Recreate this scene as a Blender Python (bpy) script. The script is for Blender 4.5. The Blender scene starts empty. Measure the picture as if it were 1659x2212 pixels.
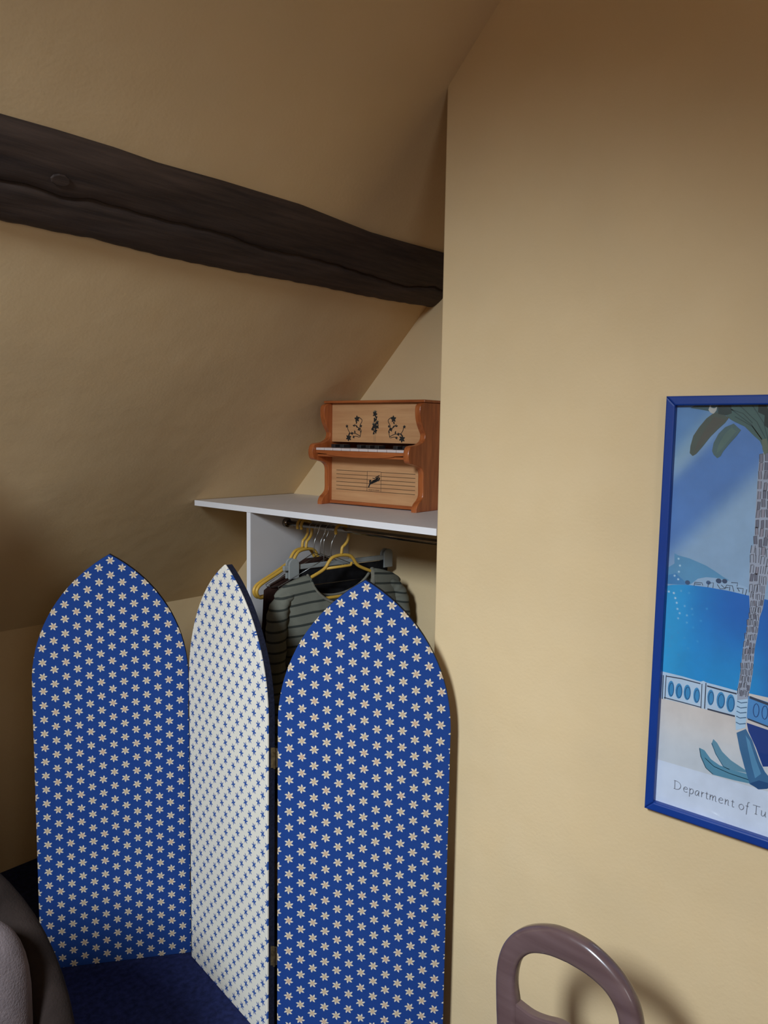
import bpy, bmesh, math, random
from mathutils import Vector, Matrix
random.seed(4)
sc = bpy.context.scene
COL = sc.collection
PI = math.pi

# ------------------------------------------------------------------ camera
cam_data = bpy.data.cameras.new('camera')
cam_data.sensor_fit = 'VERTICAL'
cam_data.sensor_height = 36.0
cam_data.lens = 1670.0 / 2212.0 * 36.0
cam_data.clip_start = 0.02
cam = bpy.data.objects.new('camera', cam_data)
COL.objects.link(cam)
cr, cu, cf = (0.6563, -0.7543, 0.0165), (0.0675, 0.0804, 0.9945), (0.7515, 0.6515, -0.1036)
cam.matrix_world = Matrix(((cr[0], cu[0], -cf[0], 0.0), (cr[1], cu[1], -cf[1], 0.0), (cr[2], cu[2], -cf[2], 1.60), (0, 0, 0, 1)))
sc.camera = cam

# ------------------------------------------------------------------ world, daylight, exposure
sc.view_settings.view_transform = 'Standard'
sc.view_settings.look = 'None'
sc.view_settings.gamma = 1.0
sc.view_settings.use_curve_mapping = False
sc.view_settings.exposure = 0.0
sc.cycles.use_denoising = True
sc.cycles.adaptive_threshold = 0.02
sc.cycles.max_bounces = 8
w = bpy.data.worlds.new('sky'); sc.world = w
w.use_nodes = True
bg = w.node_tree.nodes['Background']
bg.inputs[0].default_value = (0.62, 0.76, 1.0, 1)
bg.inputs[1].default_value = 0.6

# roof plane: z = 2.42 - 1.027 (y - 1.163); s runs down the slope, m is its inner normal
SL = 1.027
def roof_z(y): return 2.42 - SL * (y - 1.163)
TL = Vector((0, 1, -SL)).normalized()
MN = Vector((0, -SL, -1)).normalized()
R0 = Vector((0, 1.163, 2.42))
def roof(x, s, h=0.0): return R0 + Vector((x, 0, 0)) + TL * s + MN * h
# tall narrow window in the gable wall behind the camera
RX0 = -1.08
GY0, GY1, GZ0, GZ1 = 0.28, 0.70, 2.20, 2.80
la = bpy.data.lights.new('gable_window_daylight', 'AREA')
la.shape = 'RECTANGLE'; la.size = GY1 - GY0 - 0.08; la.size_y = GZ1 - GZ0 - 0.08
la.energy = 30.0
la.spread = math.radians(88)
la.color = (0.78, 0.90, 1.0)
lo = bpy.data.objects.new('gable_window_daylight', la); COL.objects.link(lo)
lo.location = (RX0 + 0.02, (GY0 + GY1) / 2, (GZ0 + GZ1) / 2)
ldir = Vector((1.0, 0.36, -1.16)).normalized()
zc = -ldir; xc = Vector((0, 0, 1)).cross(zc).normalized(); yc = zc.cross(xc)
lo.matrix_world = Matrix(((xc.x, yc.x, zc.x, lo.location.x), (xc.y, yc.y, zc.y, lo.location.y), (xc.z, yc.z, zc.z, lo.location.z), (0, 0, 0, 1)))

# second, side window in the wall opposite the slope
VX0, VX1, VZ0, VZ1, YF_ = -0.85, 0.05, 1.30, 2.15, -1.25
lb = bpy.data.lights.new('side_window_daylight', 'AREA')
lb.shape = 'RECTANGLE'; lb.size = VX1 - VX0; lb.size_y = VZ1 - VZ0
lb.energy = 7.8
lb.color = (1.0, 0.95, 0.88)
lob = bpy.data.objects.new('side_window_daylight', lb); COL.objects.link(lob)
lob.location = ((VX0 + VX1) / 2, YF_ - 0.085, (VZ0 + VZ1) / 2)
lob.rotation_euler = (math.radians(90), 0, 0)
# ------------------------------------------------------------------ node helpers / materials
def srgb(r, g, b):
    f = lambda c: (c / 255 / 12.92) if c / 255 <= 0.04045 else ((c / 255 + 0.055) / 1.055) ** 2.4
    return (f(r), f(g), f(b))

class NT:
    def __init__(s, name):
        s.m = bpy.data.materials.new(name); s.m.use_nodes = True
        s.t = s.m.node_tree; s.b = s.t.nodes['Principled BSDF']
    def n(s, kind, **kw):
        nd = s.t.nodes.new(kind)
        for k, v in kw.items(): setattr(nd, k, v)
        return nd
    def link(s, a, b): s.t.links.new(a, b)
    def put(s, sock, v):
        if isinstance(v, (int, float)): sock.default_value = v
        elif isinstance(v, (tuple, list)): sock.default_value = tuple(v) if len(sock.default_value) == len(v) else tuple(v) + (1,)
        else: s.link(v, sock)
    def math(s, op, a, b=0.0, c=0.0, clamp=False):
        nd = s.n('ShaderNodeMath', operation=op, use_clamp=clamp)
        for i, v in enumerate((a, b, c)): s.put(nd.inputs[i], v)
        return nd.outputs[0]
    def mix(s, fac, a, b):
        nd = s.n('ShaderNodeMix', data_type='RGBA')
        s.put(nd.inputs[0], fac); s.put(nd.inputs[6], a); s.put(nd.inputs[7], b)
        return nd.outputs[2]
    def ramp(s, v, lo, hi):
        nd = s.n('ShaderNodeMapRange', clamp=True)
        s.put(nd.inputs[0], v); nd.inputs[1].default_value = lo; nd.inputs[2].default_value = hi
        return nd.outputs[0]
    def coord(s, which='Object'): return s.n('ShaderNodeTexCoord').outputs[which]
    def noise(s, scale, detail=3.0, rough=0.55, vec=None, sx=(1, 1, 1)):
        mp = s.n('ShaderNodeMapping'); mp.inputs['Scale'].default_value = sx
        s.link(vec if vec is not None else s.coord(), mp.inputs[0])
        nd = s.n('ShaderNodeTexNoise')
        nd.inputs['Scale'].default_value = scale; nd.inputs['Detail'].default_value = detail; nd.inputs['Roughness'].default_value = rough
        s.link(mp.outputs[0], nd.inputs['Vector'])
        return nd.outputs['Fac']
    def bump(s, h, strength=0.2, dist=0.002):
        nd = s.n('ShaderNodeBump'); nd.inputs['Strength'].default_value = strength; nd.inputs['Distance'].default_value = dist
        s.link(h, nd.inputs['Height']); s.link(nd.outputs[0], s.b.inputs['Normal'])

def simple(name, col, rough=0.6, var=0.12, scale=18, bump=0.0, bscale=200, metal=0.0, spec=0.5, sx=(1, 1, 1)):
    k = NT(name)
    c2 = tuple(c * (1 - var) for c in col); c1 = tuple(min(1, c * (1 + var)) for c in col)
    k.put(k.b.inputs['Base Color'], k.mix(k.ramp(k.noise(scale, sx=sx), 0.3, 0.7), c2, c1))
    k.b.inputs['Roughness'].default_value = rough
    k.b.inputs['Metallic'].default_value = metal
    k.b.inputs['Specular IOR Level'].default_value = spec
    if bump: k.bump(k.noise(bscale, 2), bump, 0.002)
    return k.m

def plaster(name, col):
    k = NT(name)
    a = k.ramp(k.noise(2.2, 2, 0.6), 0.32, 0.7)
    b = k.ramp(k.noise(9.0, 3, 0.65), 0.35, 0.68)
    c = k.mix(a, tuple(x * 0.93 for x in col), tuple(min(1, x * 1.05) for x in col))
    c = k.mix(k.math('MULTIPLY', b, 0.16), c, (col[0] * 0.95, col[1] * 0.88, col[2] * 0.74))
    k.put(k.b.inputs['Base Color'], c)
    k.b.inputs['Roughness'].default_value = 0.85
    k.b.inputs['Specular IOR Level'].default_value = 0.25
    h = k.math('ADD', k.noise(7, 2), k.math('MULTIPLY', k.noise(120, 1), 0.12))
    k.bump(h, 0.25, 0.01)
    return k.m

def wood(name, light, dark, axis='X', rings=26, rough=0.45, knots=0.0):
    k = NT(name)
    sx = {'X': (0.12, 1, 1), 'Y': (1, 0.12, 1), 'Z': (1, 1, 0.12)}[axis]
    n1 = k.noise(rings, 5, 0.6, sx=sx)
    n2 = k.noise(rings * 6, 3, 0.5, sx=tuple(v if v == 1 else v * 0.3 for v in sx))
    f = k.math('ADD', k.math('MULTIPLY', n1, 0.75), k.math('MULTIPLY', n2, 0.25))
    k.put(k.b.inputs['Base Color'], k.mix(k.ramp(f, 0.36, 0.64), dark, light))
    k.b.inputs['Roughness'].default_value = rough
    k.bump(n2, 0.08, 0.001)
    return k.m

def star_fabric(name, ground, tip, heart, cw, rh, ro, ri, power, offx=0.0, offz=0.0, warm=0.0, skew=0.0):
    """printed six-point pinwheel stars in staggered columns"""
    k = NT(name)
    sep = k.n('ShaderNodeSeparateXYZ'); k.link(k.coord('Object'), sep.inputs[0])
    X = k.math('DIVIDE', k.math('ADD', sep.outputs[0], offx), cw)
    col = k.math('FLOOR', X)
    fx = k.math('SUBTRACT', k.math('FRACT', X), 0.5)
    odd = k.math('MULTIPLY', k.math('FLOORED_MODULO', col, 2.0), 0.5)
    Z = k.math('ADD', k.math('ADD', k.math('DIVIDE', k.math('ADD', sep.outputs[2], offz), rh), odd), k.math('MULTIPLY', sep.outputs[0], skew))
    row = k.math('FLOOR', Z)
    fz = k.math('SUBTRACT', k.math('FRACT', Z), 0.5)
    cmb = k.n('ShaderNodeCombineXYZ'); k.link(col, cmb.inputs[0]); k.link(row, cmb.inputs[1])
    wn = k.n('ShaderNodeTexWhiteNoise', noise_dimensions='2D'); k.link(cmb.outputs[0], wn.inputs['Vector'])
    dx = k.math('MULTIPLY', fx, cw); dz = k.math('MULTIPLY', fz, rh)
    r = k.math('SQRT', k.math('ADD', k.math('MULTIPLY', dx, dx), k.math('MULTIPLY', dz, dz)))
    th = k.math('ADD', k.math('ARCTAN2', dz, dx), k.math('MULTIPLY', wn.outputs['Value'], 1.05))
    t = k.math('FRACT', k.math('MULTIPLY', th, 6 / (2 * PI)))
    up = k.math('DIVIDE', t, 0.72); dn = k.math('DIVIDE', k.math('SUBTRACT', 1.0, t), 0.28)
    tri = k.math('POWER', k.math('MINIMUM', up, dn), power)
    edge = k.math('ADD', ri, k.math('MULTIPLY', tri, ro - ri))
    d = k.math('SUBTRACT', edge, r)
    mask = k.ramp(d, -0.00035, 0.00035)
    inner = k.ramp(r, ro * 0.80, ro * 0.30)
    fold = k.ramp(k.math('ABSOLUTE', k.math('SUBTRACT', t, 0.22)), 0.24, 0.10)
    hv = k.mix(k.ramp(wn.outputs['Value'], 0.55, 0.95), heart, tuple(c * f for c, f in zip(heart, (1.05, 0.78, 0.72)))) if warm else heart
    star = k.mix(k.math('MULTIPLY', inner, k.math('ADD', 0.35, k.math('MULTIPLY', fold, 0.65))), tip, hv)
    halo = k.ramp(d, -0.0022, -0.0002)
    g = k.mix(k.math('MULTIPLY', halo, 0.28 if warm else 0.0), ground, tuple(c * 0.35 for c in ground))
    g = k.mix(k.math('MULTIPLY', k.noise(420, 0), 0.16), g, tuple(c * 0.55 for c in ground))
    k.put(k.b.inputs['Base Color'], k.mix(mask, g, star))
    k.b.inputs['Roughness'].default_value = 0.85
    k.b.inputs['Specular IOR Level'].default_value = 0.2
    return k.m

M = {}
WALL = (0.80, 0.595, 0.345)
M['plaster'] = plaster('yellow_plaster', WALL)
M['roofplaster'] = plaster('yellow_ceiling_plaster', WALL)
M['white_melamine'] = simple('white_melamine', (0.66, 0.62, 0.61), 0.45, 0.03, 6)
M['edge_band'] = simple('white_edge_band', (0.92, 0.89, 0.90), 0.4, 0.03, 6)
M['carpet'] = simple('navy_carpet', (0.018, 0.024, 0.085), 0.95, 0.35, 60, 0.8, 500, spec=0.1)
M['star_blue'] = star_fabric('blue_star_cotton', srgb(31, 67, 138), (0.78, 0.71, 0.58), (0.46, 0.25, 0.09), 0.0314, 0.0418, 0.0124, 0.0050, 1.0, 0.013, 0.012, warm=1.0, skew=0.3)
M['star_blue2'] = M['star_blue']
M['star_white'] = star_fabric('white_star_cotton', (0.93, 0.86, 0.74), srgb(58, 96, 168), srgb(46, 84, 156), 0.0215, 0.0515, 0.0126, 0.0036, 1.2, 0.01, 0.0)
M['braid'] = simple('navy_braid', (0.012, 0.014, 0.030), 0.8, 0.4, 150, 0.6, 500, spec=0.2)
M['cream_wrap'] = simple('cream_fabric', (0.66, 0.56, 0.42), 0.85, 0.1, 60)
M['brass'] = simple('aged_brass', (0.20, 0.14, 0.07), 0.45, 0.4, 90, 0.3, 200, metal=0.8)
M['pine'] = wood('pale_pine', srgb(214, 164, 116), srgb(194, 140, 94), 'X', 30, 0.5)
M['pine_dark'] = wood('varnished_pine', srgb(190, 108, 58), srgb(150, 76, 36), 'Z', 60, 0.3)
M['pine_rail'] = wood('varnished_pine_rail', srgb(190, 108, 58), srgb(150, 76, 36), 'X', 40, 0.35)
M['white_key'] = simple('white_key_plastic', (0.72, 0.62, 0.60), 0.35, 0.03, 20)
M['black_key'] = simple('black_key_lacquer', (0.02, 0.018, 0.02), 0.3, 0.1, 20)
M['ink'] = simple('black_ink', (0.012, 0.012, 0.012), 0.7, 0.2, 60)
M['ink_brown'] = simple('brown_ink', (0.13, 0.07, 0.03), 0.7, 0.1, 60)
M['ink_green'] = simple('grey_green_ink', (0.14, 0.13, 0.09), 0.7, 0.2, 200)
M['tube_steel'] = simple('dark_chrome_tube', (0.30, 0.27, 0.24), 0.22, 0.1, 30, metal=1.0)
M['wire'] = simple('hanger_wire', (0.42, 0.42, 0.42), 0.3, 0.1, 30, metal=1.0)
M['yellow_plastic'] = simple('yellow_plastic', (0.62, 0.36, 0.055), 0.4, 0.06, 15)
M['grey_plastic'] = simple('grey_plastic', (0.30, 0.31, 0.30), 0.45, 0.06, 15)
M['black_cloth'] = simple('black_cloth', (0.012, 0.011, 0.012), 0.9, 0.3, 40, 0.4, 300, spec=0.1)
M['brown_cloth'] = simple('dark_brown_cloth', (0.035, 0.016, 0.012), 0.9, 0.3, 40, 0.4, 300, spec=0.1)
M['collar'] = simple('grey_green_rib_knit', (0.19, 0.175, 0.14), 0.9, 0.15, 120, 0.5, 500, spec=0.1)
M['frame_blue'] = simple('blue_lacquered_wood', srgb(20, 60, 142), 0.38, 0.06, 12)
M['chairwood'] = wood('dark_polished_walnut', srgb(112, 90, 90), srgb(84, 62, 62), 'X', 9, 0.25)
M['chairwood'].node_tree.nodes['Principled BSDF'].inputs['Coat Weight'].default_value = 0.4
M['seat_cloth'] = simple('tan_seat_cloth', (0.30, 0.22, 0.13), 0.9, 0.1, 30)
M['armchair'] = simple('dark_brown_plush', (0.020, 0.0135, 0.0115), 0.95, 0.35, 14, 0.5, 260, spec=0.1)
M['cushion'] = simple('mauve_grey_plush', (0.125, 0.098, 0.10), 0.95, 0.2, 24, 0.6, 300, spec=0.1)
M['frame_white'] = simple('white_window_frame', (0.7, 0.7, 0.68), 0.5, 0.03, 6)

k = NT('window_glass')
tr = k.n('ShaderNodeBsdfTransparent'); gl = k.n('ShaderNodeBsdfGlossy'); gl.inputs['Roughness'].default_value = 0.03
mx = k.n('ShaderNodeMixShader'); mx.inputs[0].default_value = 0.04
k.link(tr.outputs[0], mx.inputs[1]); k.link(gl.outputs[0], mx.inputs[2])
k.link(mx.outputs[0], k.t.nodes['Material Output'].inputs['Surface'])
M['glass'] = k.m

k = NT('striped_jersey')
sep = k.n('ShaderNodeSeparateXYZ'); k.link(k.coord('Object'), sep.inputs[0])
zz = k.math('ADD', sep.outputs[2], k.math('MULTIPLY', k.noise(5, 2), 0.010))
zz = k.math('ADD', zz, k.math('MULTIPLY', k.math('MULTIPLY', sep.outputs[0], sep.outputs[0]), 0.35))
f = k.math('FRACT', k.math('DIVIDE', zz, 0.030))
st = k.ramp(k.math('ABSOLUTE', k.math('SUBTRACT', f, 0.5)), 0.13, 0.09)
k.put(k.b.inputs['Base Color'], k.mix(st, k.mix(k.noise(30, 3), (0.125, 0.128, 0.100), (0.175, 0.170, 0.135)), (0.030, 0.034, 0.028)))
k.b.inputs['Roughness'].default_value = 0.95
k.bump(k.noise(400, 2), 0.3, 0.001)
M['jersey'] = k.m

k = NT('dark_oak_beam')
sx = (0.10, 1, 1)
n1 = k.noise(16, 6, 0.65, sx=sx); n2 = k.noise(90, 4, 0.6, sx=(0.06, 1, 1))
f = k.math('ADD', k.math('MULTIPLY', n1, 0.6), k.math('MULTIPLY', n2, 0.4))
k.put(k.b.inputs['Base Color'], k.mix(k.ramp(f, 0.36, 0.66), (0.020, 0.012, 0.0105), (0.080, 0.050, 0.037)))
k.b.inputs['Roughness'].default_value = 0.75
k.bump(f, 0.5, 0.006)
M['beam'] = k.m

k = NT('poster_print')
ca = k.n('ShaderNodeVertexColor'); ca.layer_name = 'Col'
nz = k.ramp(k.noise(14, 5, 0.65), 0.3, 0.7)
hs = k.n('ShaderNodeHueSaturation'); k.link(ca.outputs[0], hs.inputs['Color'])
k.link(k.math('ADD', 0.90, k.math('MULTIPLY', nz, 0.18)), hs.inputs['Value'])
k.link(hs.outputs[0], k.b.inputs['Base Color'])
k.b.inputs['Roughness'].default_value = 0.6
M['print'] = k.m

# ------------------------------------------------------------------ mesh helpers
def obj(name, bm, mat, parent=None, smooth=False, mats=None):
    me = bpy.data.meshes.new(name)
    bm.normal_update(); bm.to_mesh(me); bm.free()
    for m_ in (mats or [mat]): me.materials.append(m_ if not isinstance(m_, str) else M[m_])
    if smooth:
        for p in me.polygons: p.use_smooth = True
    o = bpy.data.objects.new(name, me); COL.objects.link(o)
    if parent is not None: o.parent = parent
    return o
def tag(o, label, cat, group=None):
    o['label'] = label; o['category'] = cat
    if group: o['group'] = group
    return o
def empty(name, loc, rz=0.0):
    o = bpy.data.objects.new(name, None); COL.objects.link(o)
    o.location = loc; o.rotation_euler = (0, 0, rz); o.empty_display_size = 0.05
    return o
def struct(o): o['kind'] = 'structure'; return o
def part_label(o, s): o['label'] = s; return o

def box(bm, a, b, bev=0.0, seg=2):
    vs = [bm.verts.new((x, y, z)) for x in (a[0], b[0]) for y in (a[1], b[1]) for z in (a[2], b[2])]
    fs = [(0, 1, 3, 2), (4, 6, 7, 5), (0, 4, 5, 1), (2, 3, 7, 6), (0, 2, 6, 4), (1, 5, 7, 3)]
    faces = [bm.faces.new([vs[i] for i in f]) for f in fs]
    if bev:
        es = list({e for f in faces for e in f.edges})
        bmesh.ops.bevel(bm, geom=es, offset=bev, segments=seg, affect='EDGES', profile=0.5)
    return bm
def nbox(name, a, b, mat, parent=None, bev=0.0, seg=2, smooth=False):
    return obj(name, box(bmesh.new(), a, b, bev, seg), mat, parent, smooth)
def quad(bm, *pts):
    return bm.faces.new([bm.verts.new(p) for p in pts])
def prism(bm, outline, fn, t0, t1, bev=0.0):
    """outline: 2-D list; fn(u,v,t)->3-D; extruded from t0 to t1"""
    a = [bm.verts.new(fn(u, v, t0)) for u, v in outline]
    b = [bm.verts.new(fn(u, v, t1)) for u, v in outline]
    n = len(a)
    f0 = bm.faces.new(a); f1 = bm.faces.new(b[::-1])
    for i in range(n):
        bm.faces.new((a[i], b[i], b[(i + 1) % n], a[(i + 1) % n]))
    bmesh.ops.recalc_face_normals(bm, faces=bm.faces[:])
    if bev:
        es = list(f0.edges) + list(f1.edges)
        bmesh.ops.bevel(bm, geom=es, offset=bev, segments=2, affect='EDGES', profile=0.5)
    return bm
def spline(pts, n=8, closed=False):
    """Catmull-Rom through points of any dimension"""
    out = []; N = len(pts)
    rng = N if closed else N - 1
    for i in range(rng):
        g = lambda j: pts[j % N] if closed else pts[max(0, min(N - 1, j))]
        p0, p1, p2, p3 = g(i - 1), g(i), g(i + 1), g(i + 2)
        for q in range(n):
            t = q / n
            out.append(tuple(0.5 * ((2 * b) + (c - a) * t + (2 * a - 5 * b + 4 * c - d) * t * t + (-a + 3 * b - 3 * c + d) * t ** 3) for a, b, c, d in zip(p0, p1, p2, p3)))
    if not closed: out.append(tuple(pts[-1]))
    return out
def tube(bm, pts, rad, seg=8, closed=False, caps=True, flat=None):
    P = [Vector(p) for p in pts]; n = len(P); rings = []
    up = None
    for i in range(n):
        a = P[(i - 1) % n] if closed or i > 0 else P[0]
        b = P[(i + 1) % n] if closed or i < n - 1 else P[-1]
        t = (b - a).normalized()
        if up is None:
            up = Vector((0, 0, 1)) if abs(t.z) < 0.9 else Vector((0, 1, 0))
        x = t.cross(up)
        if x.length < 1e-5: x = t.cross(Vector((1, 0.3, 0)))
        x.normalize(); y = x.cross(t).normalized(); up = y
        r = rad[i] if isinstance(rad, (list, tuple)) else rad
        rings.append([bm.verts.new(P[i] + x * (math.cos(2 * PI * j / seg) * r) + y * (math.sin(2 * PI * j / seg) * r * (flat or 1))) for j in range(seg)])
    for i in range(n if closed else n - 1):
        A, B = rings[i], rings[(i + 1) % n]
        for j in range(seg):
            bm.faces.new((A[j], A[(j + 1) % seg], B[(j + 1) % seg], B[j]))
    if caps and not closed:
        bm.faces.new(rings[0][::-1]); bm.faces.new(rings[-1])
    return bm
def grid(bm, nu, nv, fn, wrap_u=False):
    V = [[bm.verts.new(fn(i / (nu if wrap_u else nu - 1), j / (nv - 1))) for j in range(nv)] for i in range(nu)]
    for i in range(nu if wrap_u else nu - 1):
        for j in range(nv - 1):
            a, b = V[i], V[(i + 1) % nu]
            bm.faces.new((a[j], b[j], b[j + 1], a[j + 1]))
    return V
def interp(tab, x):
    if x <= tab[0][0]: return tab[0][1]
    for (a, b), (c, d) in zip(tab, tab[1:]):
        if x <= c: return b + (d - b) * (x - a) / (c - a)
    return tab[-1][1]

# ------------------------------------------------------------------ the room
XW, YE, XB = 1.55, 1.167, 2.005
struct(nbox('floor', (RX0 - 0.1, -1.35, -0.08), (2.1, 2.86, 0.0), 'carpet'))
bm = box(bmesh.new(), (XW, -1.25, 0.0), (XB + 0.1, YE, 3.05), 0.004, 3)
struct(obj('wall_right', bm, 'plaster'))
struct(nbox('wall_back', (XB, YE - 0.05, 0.0), (XB + 0.1, 2.86, 2.45), 'plaster'))
bm = bmesh.new()
prism(bm, [(2.745, 0.0), (2.635, 0.908), (2.655, 0.93), (2.86, 0.93), (2.86, 0.0)], lambda u, v, t: (t, u, v), RX0 - 0.1, XB + 0.1)
struct(obj('wall_left', bm, 'plaster'))
bm = bmesh.new()
for a_, b_ in (((-1.35, 0), (GY0, 3.05)), ((GY1, 0), (2.86, 3.05)), ((GY0, 0), (GY1, GZ0)), ((GY0, GZ1), (GY1, 3.05))):
    box(bm, (RX0 - 0.1, a_[0], a_[1]), (RX0, b_[0], b_[1]))
struct(obj('wall_rear', bm, 'plaster'))
bm = bmesh.new()
for a_, b_ in (((GY0, GZ0), (GY0 + 0.04, GZ1)), ((GY1 - 0.04, GZ0), (GY1, GZ1)), ((GY0 + 0.04, GZ0), (GY1 - 0.04, GZ0 + 0.04)), ((GY0 + 0.04, GZ1 - 0.04), (GY1 - 0.04, GZ1))):
    box(bm, (RX0 - 0.07, a_[0], a_[1]), (RX0 - 0.02, b_[0], b_[1]))
win = struct(obj('window_1', bm, 'frame_white'))
nbox('pane', (RX0 - 0.05, GY0 + 0.04, GZ0 + 0.04), (RX0 - 0.045, GY1 - 0.04, GZ1 - 0.04), 'glass', win)
bm = bmesh.new()
for a_, b_ in (((RX0 - 0.1, 0), (VX0, 3.05)), ((VX1, 0), (2.1, 3.05)), ((VX0, 0), (VX1, VZ0)), ((VX0, VZ1), (VX1, 3.05))):
    box(bm, (a_[0], -1.35, a_[1]), (b_[0], YF_, b_[1]))
struct(obj('wall_front', bm, 'plaster'))
bm = bmesh.new()
for a_, b_ in (((VX0, VZ0), (VX0 + 0.05, VZ1)), ((VX1 - 0.05, VZ0), (VX1, VZ1)), ((VX0 + 0.05, VZ0), (VX1 - 0.05, VZ0 + 0.05)), ((VX0 + 0.05, VZ1 - 0.05), (VX1 - 0.05, VZ1))):
    box(bm, (a_[0], YF_ - 0.065, a_[1]), (b_[0], YF_ - 0.02, b_[1]))
win2 = struct(obj('window_2', bm, 'frame_white'))
nbox('pane', (VX0 + 0.05, YF_ - 0.045, VZ0 + 0.05), (VX1 - 0.05, YF_ - 0.040, VZ1 - 0.05), 'glass', win2)
struct(nbox('ceiling_flat', (RX0 - 0.1, -1.35, 3.0), (XW + 0.02, 0.62, 3.1), 'roofplaster'))
bm = bmesh.new()
prism(bm, [(1.80, 0.0), (2.70, 0.0), (2.63, 0.905), (1.80, roof_z(1.80) - 0.002)], lambda u, v, t: (t, u, v), 0.16, 0.50)
struct(obj('wall_light_blocker', bm, 'plaster'))  # unseen wall block, added to keep window light off the left knee wall
# sloping ceiling slab
S_TOP = (0.60 - 1.163) / TL.y; S_BOT = (2.64 - 1.163) / TL.y
bm = bmesh.new()
def slab(x0, x1, s0, s1):
    vs = [bm.verts.new(roof(x, s, h)) for x in (x0, x1) for s in (s0, s1) for h in (0.0, -0.09)]
    for f in [(0, 1, 3, 2), (4, 6, 7, 5), (0, 4, 5, 1), (2, 3, 7, 6), (0, 2, 6, 4), (1, 5, 7, 3)]:
        bm.faces.new([vs[i] for i in f])
slab(RX0 - 0.1, XB + 0.1, S_TOP, S_BOT)
bmesh.ops.recalc_face_normals(bm, faces=bm.faces[:])
struct(obj('ceiling', bm, 'roofplaster'))

# ------------------------------------------------------------------ beam
CRACK = [(0.0, .503), (0.3, .494), (0.5, .499), (0.648, 0.5002), (0.715, 0.4985), (0.755, 0.5072), (0.81, 0.4963), (0.883, 0.4988), (1.005, 0.5012), (1.137, 0.4973), (1.224, 0.5074), (1.315, 0.5106), (1.415, 0.505), (1.529, 0.5068), (1.682, 0.5139), (1.813, 0.5229), (1.94, 0.4985), (2.006, 0.5075)]
BOT = [(-1.08, .596), (0.0, .593), (0.673, 0.5925), (0.771, 0.5906), (0.861, 0.5893), (0.961, 0.5947), (1.049, 0.599), (1.116, 0.5975), (1.205, 0.5977), (1.383, 0.5921), (1.528, 0.5901), (1.693, 0.5891), (1.841, 0.5856), (2.001, 0.58)]
TOP = [(-1.08, .388), (0.0, .392), (0.619, 0.3902), (0.717, 0.3873), (0.837, 0.3867), (0.931, 0.3902), (1.091, 0.3856), (1.325, 0.384), (1.588, 0.3995), (1.743, 0.3976), (1.916, 0.394), (2.005, 0.392)]
rnd = random.Random(9)
bm = bmesh.new()
x = RX0; rows = []
ph = [rnd.uniform(0, 6.28) for _ in range(12)]
while x < XB + 0.003:
    st_, sb_ = interp(TOP, x), interp(BOT, x) + 0.0009 * math.sin(x * 47 + ph[0]) * math.sin(x * 9 + ph[4]) + 0.0010 * math.sin(x * 113 + ph[1]) * math.sin(x * 21 + ph[5])
    cr_ = interp(CRACK, x) + 0.0012 * math.sin(x * 90)
    ss = [st_ - 0.0, st_ + 0.002]
    ss += [st_ + (cr_ - 0.006 - st_) * q / 9 for q in range(1, 10)]
    ss += [cr_ - 0.0035, cr_, cr_ + 0.0035]
    ss += [cr_ + 0.006 + (sb_ - cr_ - 0.006) * q / 7 for q in range(0, 7)] + [sb_ - 0.002, sb_]
    hs = []
    for i, s in enumerate(ss):
        v = (s - st_) / (sb_ - st_)
        h = 0.030 * (1 - abs(2 * v - 1) ** 5.0) ** 0.5 if 0 < v < 1 else 0.0
        h = max(h, 0.0) + 0.0012 * math.sin(x * 13 + v * 9 + ph[2]) + 0.0008 * math.sin(x * 37 + v * 23 + ph[3])
        depth = {10: 0.003, 11: 0.005, 12: 0.016, 13: 0.004}.get(i, 0.0) if x > -0.2 else 0
        h = max(h - depth, 0.004)
        if i in (0, len(ss) - 1): h = -0.03
        hs.append(h)
    rows.append([bm.verts.new(roof(x, s, h)) for s, h in zip(ss, hs)])
    x += 0.0125
for a, b in zip(rows, rows[1:]):
    for i in range(len(a) - 1): bm.faces.new((a[i], b[i], b[i + 1], a[i + 1]))
    bm.faces.new((a[-1], b[-1], b[0], a[0]))
bm.faces.new(rows[0]); bm.faces.new(rows[-1][::-1])
bmesh.ops.recalc_face_normals(bm, faces=bm.faces[:])
o = obj('ceiling_beam', bm, 'beam', smooth=True)
tag(o, 'long dark rough-hewn wooden beam set into the sloping ceiling', 'beam')
bm = bmesh.new()
pc = [(0.019 * math.cos(2 * PI * j / 10) + 0.740, 0.467 + 0.012 * math.sin(2 * PI * j / 10)) for j in range(10)]
prism(bm, pc, lambda u, v, t: roof(u, v, t), 0.02, 0.035, 0.002)
part_label(obj('peg', bm, 'beam', o), 'round wooden peg head')

# ------------------------------------------------------------------ closet: shelf, side panel, rail
ZS = 1.358; ST = 0.018
def yroof(z): return 1.163 + (2.42 - z) / SL
bm = bmesh.new()
prism(bm, [(YE - 0.002 + 0.003, ZS), (yroof(ZS) - 0.003, ZS), (yroof(ZS) - 0.003, ZS - ST), (YE + 0.001, ZS - ST)], lambda u, v, t: (t, u, v), XW + 0.0018, XB - 0.001)
sh = obj('closet_shelf', bm, 'white_melamine')
tag(sh, 'white melamine shelf board across the closet alcove under the toy piano', 'shelf')
nb = nbox('edge_band', (XW, YE + 0.001, ZS - ST), (XW + 0.0017, yroof(ZS) - 0.003, ZS), 'edge_band', sh)
part_label(nb, 'bright white front edge band')
PY0, PY1 = 1.902, 1.920
cp = nbox('closet_side_panel', (XW + 0.004, PY0, 0.001), (XB - 0.002, PY1, ZS - ST - 0.0005), 'white_melamine')
tag(cp, 'white upright side panel carrying the left part of the closet shelf', 'panel')
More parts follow.
